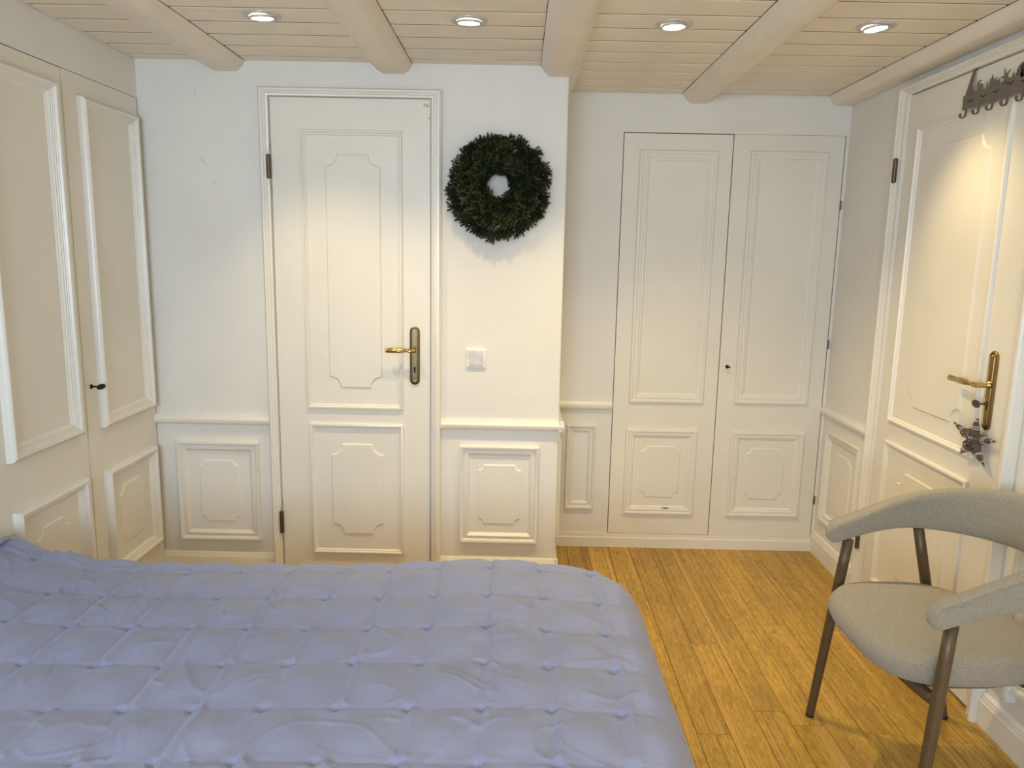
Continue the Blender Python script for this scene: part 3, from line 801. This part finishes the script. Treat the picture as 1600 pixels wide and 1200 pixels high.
for a in [(2.494, 1.874, -0.001, 0.036, 0.0016), (2.486, 1.872, -0.003, 0.028, 0.0022), (2.478, 1.872, -0.004, 0.016, 0.002),
          (2.412, 1.878, 0.004, 0.022, 0.0028), (2.402, 1.878, -0.001, 0.028, 0.003), (2.394, 1.880, -0.004, 0.022, 0.003), (2.372, 1.880, 0.003, 0.026, 0.0035), (2.364, 1.880, -0.003, 0.020, 0.003),
          (2.356, 1.880, 0.002, 0.014, 0.003), (2.288, 1.884, 0.004, 0.016, 0.003), (2.294, 1.884, -0.003, 0.013, 0.003), (2.230, 1.884, 0.003, 0.022, 0.003), (2.222, 1.884, -0.002, 0.028, 0.003)]:
    blade(*a)
q.build('seaweed', M['rack'], rack)
# seahorse-like curl, fish, starfish, scallop
q = MB()
pts = []
for k in range(19):
    t = k/18; a = -PI*0.1+t*PI*1.25
    pts.append(pr(2.448-0.016*math.cos(a)*(1-0.3*t), 1.888+0.013*math.sin(a)+0.0*t, HR))
q.tube([pr(2.463, 1.880, HR), pr(2.465, 1.895, HR), pr(2.462, 1.908, HR), pr(2.454, 1.911, HR), pr(2.448, 1.910, HR)], [0.003, 0.0035, 0.003, 0.0026, 0.0015], 6)
body = [(2.450+0.0145*math.cos(2*PI*k/18), 1.890+0.0125*math.sin(2*PI*k/18)) for k in range(18)]
plate2(q, body, HR-0.0008, HR+0.0012)
q.build('seahorse', M['rack'], rack, smooth=True)
q = MB()
fish = [(2.400, 1.884), (2.396, 1.902), (2.393, 1.915), (2.388, 1.905), (2.380, 1.898), (2.372, 1.894), (2.370, 1.888), (2.378, 1.880)]
plate2(q, fish, HR-0.0008, HR+0.0016); q.build('fish', M['rack'], rack)
q = MB(); st = []
for k in range(10):
    a = PI/2-0.35+2*PI*k/10; r_ = 0.0255 if k % 2 == 0 else 0.0065
    st.append((2.325+r_*math.cos(a), 1.896+r_*math.sin(a)))
plate2(q, st, HR+0.001, HR+0.003); q.build('starfish', M['rack'], rack)
q = MB(); sh = [(2.262, 1.880), (2.240, 1.880)]
for k in range(25):
    a = -0.25+k/24*(PI+0.5); r_ = 0.026+0.0012*math.cos(k*PI)
    sh.append((2.251+r_*1.05*math.cos(a), 1.893+r_*math.sin(a)))
sh = [(2.243, 1.878)] + sh[2:] + [(2.259, 1.878)]
plate2(q, sh, HR-0.0008, HR+0.0012)
scm = q.build('scallop_shell', M['rack'], rack)
q = MB()
for k in range(7):
    a = 0.35+k/6*(PI-0.7)
    p0 = Vector((2.251, 1.882)); d = Vector((math.cos(a), math.sin(a)))
    n_ = Vector((-d.y, d.x))*0.0008
    A_ = p0+d*0.010; B_ = p0+d*0.031
    plate2(q, [tuple(A_-n_), tuple(A_+n_), tuple(B_+n_*1.6), tuple(B_-n_*1.6)], HR+0.0011, HR+0.0016)
q.build('shell_ribs', M['void'], scm)
q = MB()     # wave-shaped cuts in the band
for u0, v0 in ((2.512, 1.860), (2.446, 1.862), (2.382, 1.862), (2.318, 1.872), (2.256, 1.866)):
    pts = [pr(u0-t*0.034, v0+0.0035*math.sin(t*2*PI*1.4), HR+0.0012) for t in [i/12 for i in range(13)]]
    q.tube(pts, [0.0009+0.0006*math.sin(i/12*PI) for i in range(13)], 5)
q.build('wave_cuts', M['void'], bandm)
for i, u in enumerate((2.512, 2.444, 2.376, 2.306, 2.238)):
    q = MB()
    w = 0.0045
    prof = [(1.842, HR+0.001), (1.824, HR+0.001), (1.815, HR+0.003), (1.812, HR+0.008), (1.812, HR+0.013), (1.815, HR+0.017), (1.820, HR+0.018)]
    rings = []
    for s_ in (0, 1):
        pass
    t = 0.0034
    out = prof; inn = [(v+t if i_ > 1 else v, h-t if i_ < 2 else h) for i_, (v, h) in enumerate(prof)]
    for (va, ha), (vb, hb_) in zip(out, out[1:]):
        dv, dh = vb-va, hb_-ha; ln = math.hypot(dv, dh); nv, nh = -dh/ln*t/2, dv/ln*t/2
        c8 = []
        for uu in (u-w, u+w):
            c8.append([pr(uu, va+nv, ha+nh), pr(uu, va-nv, ha-nh), pr(uu, vb-nv, hb_-nh), pr(uu, vb+nv, hb_+nh)])
        q.rings(c8)
    c8 = [[pr(u+0.0055*math.cos(2*PI*k/10), 1.820+0.0055*math.sin(2*PI*k/10), h) for k in range(10)] for h in (HR+0.016, HR+0.020)]
    q.rings(c8)
    q.build('hook', M['rack'], rack, smooth=True)
# over-door straps
for (ua, ub, uc) in ((2.534, 2.506, 2.518), (2.215, 2.187, 2.200)):
    q = MB()
    a0 = [pr(ua, 1.845, HR-0.003), pr(ub, 1.845, HR-0.003), pr(ub, 1.845, HR-0.001), pr(ua, 1.845, HR-0.001)]
    a1 = [pr(ua, 1.880, HR-0.004), pr(ub, 1.880, HR-0.004), pr(ub, 1.880, HR-0.002), pr(ua, 1.880, HR-0.002)]
    a2 = [pr(uc+0.006, 1.958, 0.013), pr(uc-0.006, 1.958, 0.013), pr(uc-0.006, 1.958, 0.015), pr(uc+0.006, 1.958, 0.015)]
    a3 = [pr(uc+0.006, 1.9575, -0.002), pr(uc-0.006, 1.9575, -0.002), pr(uc-0.006, 1.959, -0.002), pr(uc+0.006, 1.959, -0.002)]
    q.rings([a0, a1, a2, a3]); q.build('door_strap', M['rack'], rack)

# ------------------------------------------------------------------ wicker star on the key
SX = R-0.034
star = empty('star_ornament', (SX, 2.254, 0.838), 'grey wicker star with pale string windings hanging from the door key', 'ornament')
tips = [(2.372, 0.868), (2.248, 0.908), (2.150, 0.858), (2.190, 0.772), (2.318, 0.778)]
cen = Vector((2.255, 0.838))
tips = [Vector(t) for t in tips]
ordr = tips
outl = []
for k in range(5):
    a, b2 = ordr[k], ordr[(k+1) % 5]
    outl.append(a); outl.append(cen + ((a+b2)/2-cen).normalized()*0.034)
q = MB()
rA = [(SX, p.x, p.y) for p in outl]
n_ = len(rA); o = len(q.v)
q.v += rA + [(SX-0.016, cen.x, cen.y), (SX+0.010, cen.x, cen.y)]
for k in range(n_):
    q.f.append((o+k, o+(k+1) % n_, o+n_)); q.f.append((o+(k+1) % n_, o+k, o+n_+1))
q.build('star_core', M['wicker'], star, origin=(SX, 2.254, 0.838))
r3 = random.Random(5)
qd, ql = MB(), MB()
for k in range(5):
    tip = ordr[k]; pa_ = outl[(2*k-1) % 10]; pb_ = outl[(2*k+1) % 10]
    for i in range(11):
        t = 0.04+0.9*i/10
        A_ = pa_.lerp(tip, t+r3.uniform(-.03, .03)); B_ = pb_.lerp(tip, t+r3.uniform(-.03, .03)); C_ = (A_+B_)/2
        dth = 0.017*(1-t)+0.0025
        qq = ql if i in (3, 4, 8) else qd
        rr = 0.0012 if qq is ql else 0.0014
        qq.tube([(SX+0.001, A_.x, A_.y), (SX-dth*0.8, (A_.x*2+C_.x)/3, (A_.y*2+C_.y)/3), (SX-dth, C_.x, C_.y), (SX-dth*0.8, (B_.x*2+C_.x)/3, (B_.y*2+C_.y)/3), (SX+0.001, B_.x, B_.y)], rr, 5)
for i in range(34):
    a = r3.uniform(0, 2*PI); b_ = a+PI+r3.uniform(-.9, .9); r_ = 0.030
    A_ = cen+Vector((math.cos(a), math.sin(a)))*r_; B_ = cen+Vector((math.cos(b_), math.sin(b_)))*r_; C_ = (A_+B_)/2
    qq = ql if i % 9 == 0 else qd
    qq.tube([(SX-0.006, A_.x, A_.y), (SX-0.019, C_.x, C_.y), (SX-0.006, B_.x, B_.y)], 0.0013, 4)
qd.build('twig_winding', M['wicker'], star, smooth=True, origin=(SX, 2.254, 0.838))
w_ = ql.build('string_winding', M['wicker_light'], star, smooth=True, origin=(SX, 2.254, 0.838)); w_['label'] = 'pale whitewashed twig windings'
q = MB(); q.tube([(SX, 2.247, 0.905), (SX-0.006, 2.240, 0.928), (SX-0.006, 2.239, 0.950)], 0.0011, 5); q.tube([(SX, 2.249, 0.905), (SX-0.004, 2.247, 0.93), (SX-0.006, 2.244, 0.950)], 0.0011, 5)
q.build('hanging_string', M['string'], star, smooth=True, origin=(SX, 2.254, 0.838))

# ------------------------------------------------------------------ armchair
CH = (1.125, 1.850, 0); CR = math.radians(2.2)
chair = empty('armchair', CH, 'grey upholstered armchair with wrap-around back and slim taupe legs', 'chair', rz=CR)
def cpart(q, name, mat, smooth=True, par=None, sub=0):
    me = bpy.data.meshes.new(name); me.from_pydata([tuple(p) for p in q.v], [], q.f); me.update()
    bm = bmesh.new(); bm.from_mesh(me); bmesh.ops.recalc_face_normals(bm, faces=bm.faces[:])
    for f in bm.faces: f.smooth = smooth
    bm.to_mesh(me); bm.free(); me.materials.append(mat)
    o = bpy.data.objects.new(name, me); COL.objects.link(o); o.parent = par or chair
    if sub:
        s_ = o.modifiers.new('s', 'SUBSURF'); s_.levels = sub; s_.render_levels = sub
    return o
# wrap-around back and arms, one upholstered band
def band_center(t):
    """t 0..1 from far tip (+y) round the back (+x) to near tip (-y)"""
    Ls, Rr = 0.20, 0.262
    arc = PI*0.262*0.97; tot = 2*Ls+arc; s_ = t*tot
    if s_ < Ls: return Vector((-0.215+s_, 0.262-0.004*(1-s_/Ls))), Vector((0, 1))
    if s_ > tot-Ls: 
        w = tot-s_; return Vector((-0.215+w, -0.262+0.004*(1-w/Ls))), Vector((0, -1))
    a = PI/2 - PI*(s_-Ls)/arc
    return Vector((-0.015+0.262*1.04*math.cos(a), 0.262*math.sin(a))), Vector((math.cos(a), math.sin(a)))
def band_z(t):
    u = min(t, 1-t)*2      # 0 tip .. 1 middle of the back
    zt = 0.622 + 0.148*(1-math.exp(-((u/0.42)**1.45)))
    zb = 0.556 + 0.055*math.sin(min(1, u/0.42)*PI/2) + 0.0*u
    return zb, zt
q = MB(); rings = []; NS = 72; seam = []
for i in range(NS+1):
    t = i/NS
    c, n2_ = band_center(t); zb, zt = band_z(t)
    e = min(1.0, min(t, 1-t)/0.020); e = (max(0.0, 1-(1-e)**3))**0.5*0.72+0.28
    zc = (zb+zt)/2 ; hh = (zt-zb)/2*e; th = 0.0235*(e*0.6+0.4)
    u = min(t, 1-t)*2
    leanb = 0.10*u        # top leans outward at the back
    ring = []
    for k in range(20):
        a = 2*PI*k/20
        ca_, sa_ = math.cos(a), math.sin(a)
        w = th*math.copysign(abs(ca_)**0.55, ca_); z = hh*math.copysign(abs(sa_)**0.55, sa_)
        p = c + n2_*(w + leanb*z)
        ring.append((p.x, p.y, zc+z))
    rings.append(ring)
    p = c + n2_*(th*0.97+leanb*hh*0.75); seam.append((p.x, p.y, zc+hh*0.80))
q.rings(rings)
bk = cpart(q, 'backrest', M['chair'], sub=1); bk['label'] = 'curved upholstered backrest running into both armrests'
q = MB(); q.tube(seam[1:-1], 0.0016, 6); cpart(q, 'piping', M['chair'], par=bk)
# seat
def seat_outline(ins):
    pts = []
    for k in range(72):
        a = 2*PI*k/72; ca_, sa_ = math.cos(a), math.sin(a)
        rx, ry = 0.232-ins, 0.228-ins
        ex = 0.50 if ca_ < 0 else 0.8
        x_ = rx*math.copysign(abs(ca_)**ex, ca_); y_ = ry*math.copysign(abs(sa_)**(0.50 if ca_ < 0 else 0.62), sa_)
        if x_ > 0: y_ *= 1-0.28*(x_/rx)**2
        x_ -= 0.012*(1-(y_/ry)**2) if x_ < 0 else 0
        pts.append((x_-0.015, y_))
    return pts
def seat_z(x_, y_): return 0.013*(abs(y_)/0.22)**2.2 - 0.010*max(0, (x_+0.0)/0.2)**1.5 + 0.004
q = MB(); rings = []
for ins, z in ((0.075, 0.372), (0.030, 0.376), (0.010, 0.386), (0.0, 0.405), (0.002, 0.424), (0.012, 0.438), (0.030, 0.445), (0.07, 0.447), (0.13, 0.447), (0.19, 0.447)):
    f_ = min(1, max(0, (z-0.37)/0.07))
    rings.append([(x_, y_, z+seat_z(x_, y_)*f_+0.008) for x_, y_ in seat_outline(ins)])
q.rings(rings); st_ = cpart(q, 'seat', M['chair']); st_['label'] = 'rounded dished seat cushion'
q = MB(); q.rings([[(x_, y_, z) for x_, y_ in seat_outline(i_)] for i_, z in ((0.05, 0.380), (0.05, 0.370), (0.08, 0.366))]); cpart(q, 'seat_shell', M['leg'], False)
# legs
LEG = [((-0.205, 0.277, 0), (-0.152, 0.250, 0.575)), ((0.205, 0.268, 0), (0.050, 0.252, 0.610)),
       ((-0.205, -0.277, 0), (-0.152, -0.250, 0.575)), ((0.205, -0.268, 0), (0.050, -0.252, 0.610))]
for a, b2 in LEG:
    A_, B_ = Vector(a), Vector(b2)
    q = MB(); pts = [A_.lerp(B_, t) for t in (0.014, 0.02, 0.3, 0.6, 0.85, 1.0)]
    q.tube(pts, [0.0115, 0.0122, 0.0135, 0.0148, 0.015, 0.0145], 18)
    lg = cpart(q, 'leg', M['leg'])
    q = MB(); q.tube([A_.lerp(B_, 0.0), A_.lerp(B_, 0.016)], [0.0118, 0.0122], 18); cpart(q, 'rubber_foot', M['rubber'], par=lg)
for sgn in ():
    q = MB(); q.rings([[(-0.175, sgn*0.262, 0.5655), (0.075, sgn*0.262, 0.598), (0.075, sgn*0.240, 0.598), (-0.175, sgn*0.240, 0.5655)], [(-0.175, sgn*0.262, 0.5605), (0.075, sgn*0.262, 0.593), (0.075, sgn*0.240, 0.593), (-0.175, sgn*0.240, 0.5605)]])
    cpart(q, 'arm_bracket', M['leg'], False)
# cross rails that carry the seat
for xe, yy, z in ((-0.170, 0.258, 0.385), (0.098, 0.256, 0.405)):
    q = MB(); rings = []
    for i in range(25):
        t = -1+2*i/24; yv = yy*t; zc = 0.372+ (z-0.372)*abs(t)**3 ; hw_ = 0.010; hv = 0.016-0.006*abs(t)
        xx = xe + (0.0)
        rings.append([(xx-hw_, yv, zc-hv), (xx+hw_, yv, zc-hv), (xx+hw_, yv, zc+hv), (xx-hw_, yv, zc+hv)])
    q.rings(rings); cpart(q, 'cross_rail', M['leg'])

# ------------------------------------------------------------------ bed, quilt and pillow
BX0, BX1, BY0, BY1, BZ = -1.435, 0.347, 0.35, 2.066, 0.482
bed = empty('bed', ((BX0+BX1)/2, (BY0+BY1)/2, 0), 'wide bed with grey base hidden under the slate quilt', 'bed')
q = MB(); q.box(BX0+0.01, BX1-0.03, BY0+0.03, BY1-0.03, 0.08, 0.27); q.build('bed_base', M['bedbase'], bed, bevel=0.01)
q = MB(); q.box(BX0+0.01, BX1-0.014, BY0+0.014, BY1-0.014, 0.27, BZ-0.026); q.build('mattress', M['mattress'], bed, bevel=0.03, seg=4)
for lx in (BX0+0.1, BX1-0.12):
    for ly in (BY0+0.12, BY1-0.12):
        q = MB(); q.box(lx-0.03, lx+0.03, ly-0.03, ly+0.03, 0, 0.08); q.build('leg', M['bedbase'], bed)

rs = np.random.RandomState(3)
def vnoise(x_, y_, seed, n=64):
    g = np.random.RandomState(seed).rand(n, n)*2-1
    xi = np.floor(x_).astype(int); yi = np.floor(y_).astype(int); fx = x_-xi; fy = y_-yi
    fx = fx*fx*(3-2*fx); fy = fy*fy*(3-2*fy)
    a = g[xi % n, yi % n]; b_ = g[(xi+1) % n, yi % n]; c = g[xi % n, (yi+1) % n]; d = g[(xi+1) % n, (yi+1) % n]
    return (a*(1-fx)+b_*fx)*(1-fy)+(c*(1-fx)+d*fx)*fy
sx_ = np.arange(-1.42, BX1+0.40, 0.0046); ty_ = np.arange(BY0-0.05, BY1+0.34, 0.0046)
S, T = np.meshgrid(sx_, ty_, indexing='ij')
RC = 0.175
ix = np.clip(S, -9, BX1-RC); iy = np.clip(T, BY0-9, BY1-RC)
dx = S-ix; dy = T-iy; dd = np.hypot(dx, dy)
nx_ = np.where(dd > 1e-9, dx/np.maximum(dd, 1e-9), 0); ny_ = np.where(dd > 1e-9, dy/np.maximum(dd, 1e-9), 0)
over = np.maximum(0, dd-(RC-0.075))     # distance past the start of the rounding
r0 = 0.075
th_ = np.clip(over/r0, 0, PI/2)
g_out = np.where(over > 0, r0*np.sin(th_), 0); drop = np.where(over > 0, r0*(1-np.cos(th_)), 0)
extra = np.maximum(0, over-r0*PI/2)
ang = np.arctan2(dy, dx)
# flare of the hanging part, fuller along the foot end
along = np.where(dx > dy, T, S)
fl = 0.05 + 0.20*np.exp(-((T-1.72)/0.16)**2)*(dx > dy) + 0.03*np.sin(along*17+1.0) + 0.02*np.sin(along*31)
fl = np.clip(fl, 0.02, 0.6)
fl = fl*np.clip(extra/0.05, 0, 1)
g_out = g_out + extra*np.sin(fl); drop = drop + extra*np.cos(fl)
base = np.minimum(dd, RC-0.075)
X = ix + nx_*(base+g_out); Y = iy + ny_*(base+g_out); Z = BZ - drop
topw = np.clip(1-over/0.06, 0, 1)
hang = 1-topw
# loft: gentle heave of the bedding
Z = Z + topw*(0.020 + 0.022*np.exp(-((S+0.08)/0.27)**2)*np.clip((T-1.2)/0.6, 0, 1)
              + 0.085/(1+np.exp(-(-S-1.33)/0.075)) - 0.006*np.exp(-((S+0.75)/0.3)**2) + 0.006*vnoise(S*3+5, T*3+9, 2))
# quilting: rows and columns of tufts
gx, gy = 0.1365, 0.155; ox_, oy_ = -0.060, 1.800
wx_ = S + 0.006*vnoise(S*4, T*4, 21); wy_ = T + 0.008*vnoise(S*4+7, T*4+3, 22) - 0.05*(S+0.3)*0.5*(S < -0.3)
u_ = (wx_-ox_)/gx; v_ = (wy_-oy_)/gy
fu = (u_-np.round(u_))*gx; fv = (v_-np.round(v_))*gy
pu = np.abs(fu); pv = np.abs(fv)
rowi = np.round(v_).astype(int); coli = np.round(u_).astype(int)
tuft = np.exp(-((fu/0.011)**2+(fv/0.010)**2))
pillow_ = (np.cos(PI*fu/gx)**2*0+ (1-np.exp(-(pu/0.040)**2))*(1-np.exp(-(pv/0.045)**2)))
colw = np.random.RandomState(8).rand(64, 64)
cw = colw[coli % 64, (np.floor(v_)).astype(int) % 64]; rw = colw[(rowi+9) % 64, (np.floor(u_)+20).astype(int) % 64]
crease_col = np.exp(-(fu/0.0042)**2)*(0.25+0.9*cw)
crease_row = np.exp(-(fv/0.0040)**2)*(0.35+0.9*rw)
disp = 0.0120*pillow_ - 0.0110*tuft - 0.0028*crease_col - 0.0022*crease_row
# sagging folds running along the bed width, as the cloth is pulled towards the viewer
disp += (0.0040+0.003*(S < -0.3))*np.exp(-((fu-0.014-0.006*np.sin(T*9+coli))/0.009)**2)*(cw > 0.35)
# irregular wrinkles: ridged noise, warped
wxp = S*7+1.6*vnoise(S*5, T*5, 31); wyp = T*13+1.2*vnoise(S*6+3, T*6, 32)
rn = 1-np.abs(vnoise(wxp, wyp, 33)); disp += 0.0030*rn**8*np.clip(vnoise(S*5+9, T*5, 43)*2+0.4, 0, 1)
rn2 = 1-np.abs(vnoise(S*16+1.5*vnoise(S*8, T*8, 35), T*9+2, 34)); msk = np.clip(vnoise(S*6+3, T*7+8, 41)*2.2+0.1, 0, 1)*np.clip(vnoise(S*17, T*5, 42)*2+0.6, 0, 1); disp += 0.0050*rn2**14*msk
rn3 = 1-np.abs(vnoise(S*30+2*vnoise(S*11, T*11, 36), T*22, 37)); near_t = np.exp(-((fu/0.035)**2+(fv/0.035)**2)); disp += (0.0001+0.0030*near_t)*rn3**5
disp += 0.0018*vnoise(S*14, T*12, 38)
disp = disp*(1-0.45*np.clip(over/0.05, 0, 1)); tx = np.sin(np.clip(th_, 0, PI/2)); nzv = np.cos(np.clip(th_, 0, PI/2))
X = X + nx_*tx*disp; Y = Y + ny_*tx*disp; Z = Z + nzv*disp
# keep inside the room's left side, hem thickness
nS, nT = S.shape
verts = np.stack([X, Y, Z], -1).reshape(-1, 3)
idx = np.arange(nS*nT).reshape(nS, nT)
quads = np.stack([idx[:-1, :-1], idx[1:, :-1], idx[1:, 1:], idx[:-1, 1:]], -1).reshape(-1, 4)
me = bpy.data.meshes.new('quilt')
me.vertices.add(len(verts)); me.vertices.foreach_set('co', verts.astype(np.float32).ravel())
me.loops.add(quads.size); me.loops.foreach_set('vertex_index', quads.astype(np.int32).ravel())
me.polygons.add(len(quads)); me.polygons.foreach_set('loop_start', (np.arange(len(quads))*4).astype(np.int32))
me.polygons.foreach_set('loop_total', np.full(len(quads), 4, np.int32))
me.polygons.foreach_set('use_smooth', np.ones(len(quads), bool))
me.update(calc_edges=True); me.validate()
me.materials.append(M['quilt'])
quilt = bpy.data.objects.new('quilt', me); COL.objects.link(quilt)
sol = quilt.modifiers.new('thickness', 'SOLIDIFY'); sol.thickness = 0.008; sol.offset = -1
tag(quilt, 'slate grey tufted quilt spread over the whole bed', 'quilt')
# stitches: a tiny cross of thread at every tuft in view
q = MB()
for ci in range(-12, 4):
    for ri in range(-8, 3):
        tx_ = ox_+ci*gx; ty2 = oy_+ri*gy + (0.05*(tx_+0.3)*0.5 if tx_ < -0.3 else 0)
        if not (-1.40 < tx_ < BX1-0.0 and 0.6 < ty2 < BY1-0.02): continue
        ii = int(round((tx_-sx_[0])/0.0046)); jj = int(round((ty2-ty_[0])/0.0046))
        win_ = Z[max(0, ii-2):ii+3, max(0, jj-2):jj+3]
        k_ = np.unravel_index(np.argmin(win_), win_.shape)
        ii, jj = max(0, ii-2)+k_[0], max(0, jj-2)+k_[1]
        p = Vector((X[ii, jj], Y[ii, jj], Z[ii, jj]+0.0016))
        q.tube([p+Vector((-0.005, 0.001, 0.0005)), p+Vector((0.005, -0.001, 0.0005))], 0.0007, 4)
        q.tube([p+Vector((0.0008, -0.004, 0.0005)), p+Vector((-0.0008, 0.004, 0.0005))], 0.0007, 4)
stc = q.build('tuft_stitches', plain('quilt_thread', (0.36, 0.37, 0.42), 0.6), quilt); stc['kind'] = 'stuff'
# pillow whose edge shows at the far left of the bed
def pillow(cx_, cy_, cz_, lx, ly, lz, rz):
    q = MB(); n1_, n2_ = 28, 20; rings = []
    for i in range(n1_+1):
        u = -1+2*i/n1_; ring = []
        for k in range(n2_):
            a = 2*PI*k/n2_; e = (1-abs(u)**4)**0.5
            yv = ly/2*math.cos(a)*(0.9+0.1*abs(u)**3)
            zv = lz/2*math.copysign(abs(math.sin(a))**1.3, math.sin(a))*e
            ring.append((u*lx/2, yv, zv))
        rings.append(ring)
    q.rings(rings)
    o = q.build('pillow', M['quilt'], smooth='all'); o.location = (cx_, cy_, cz_); o.rotation_euler = (0, 0, rz); return o
pw = pillow(-1.405, 1.70, 0.575, 0.055, 0.60, 0.05, 0.0)
tag(pw, 'grey pillow edge at the head of the bed by the wardrobe', 'pillow')
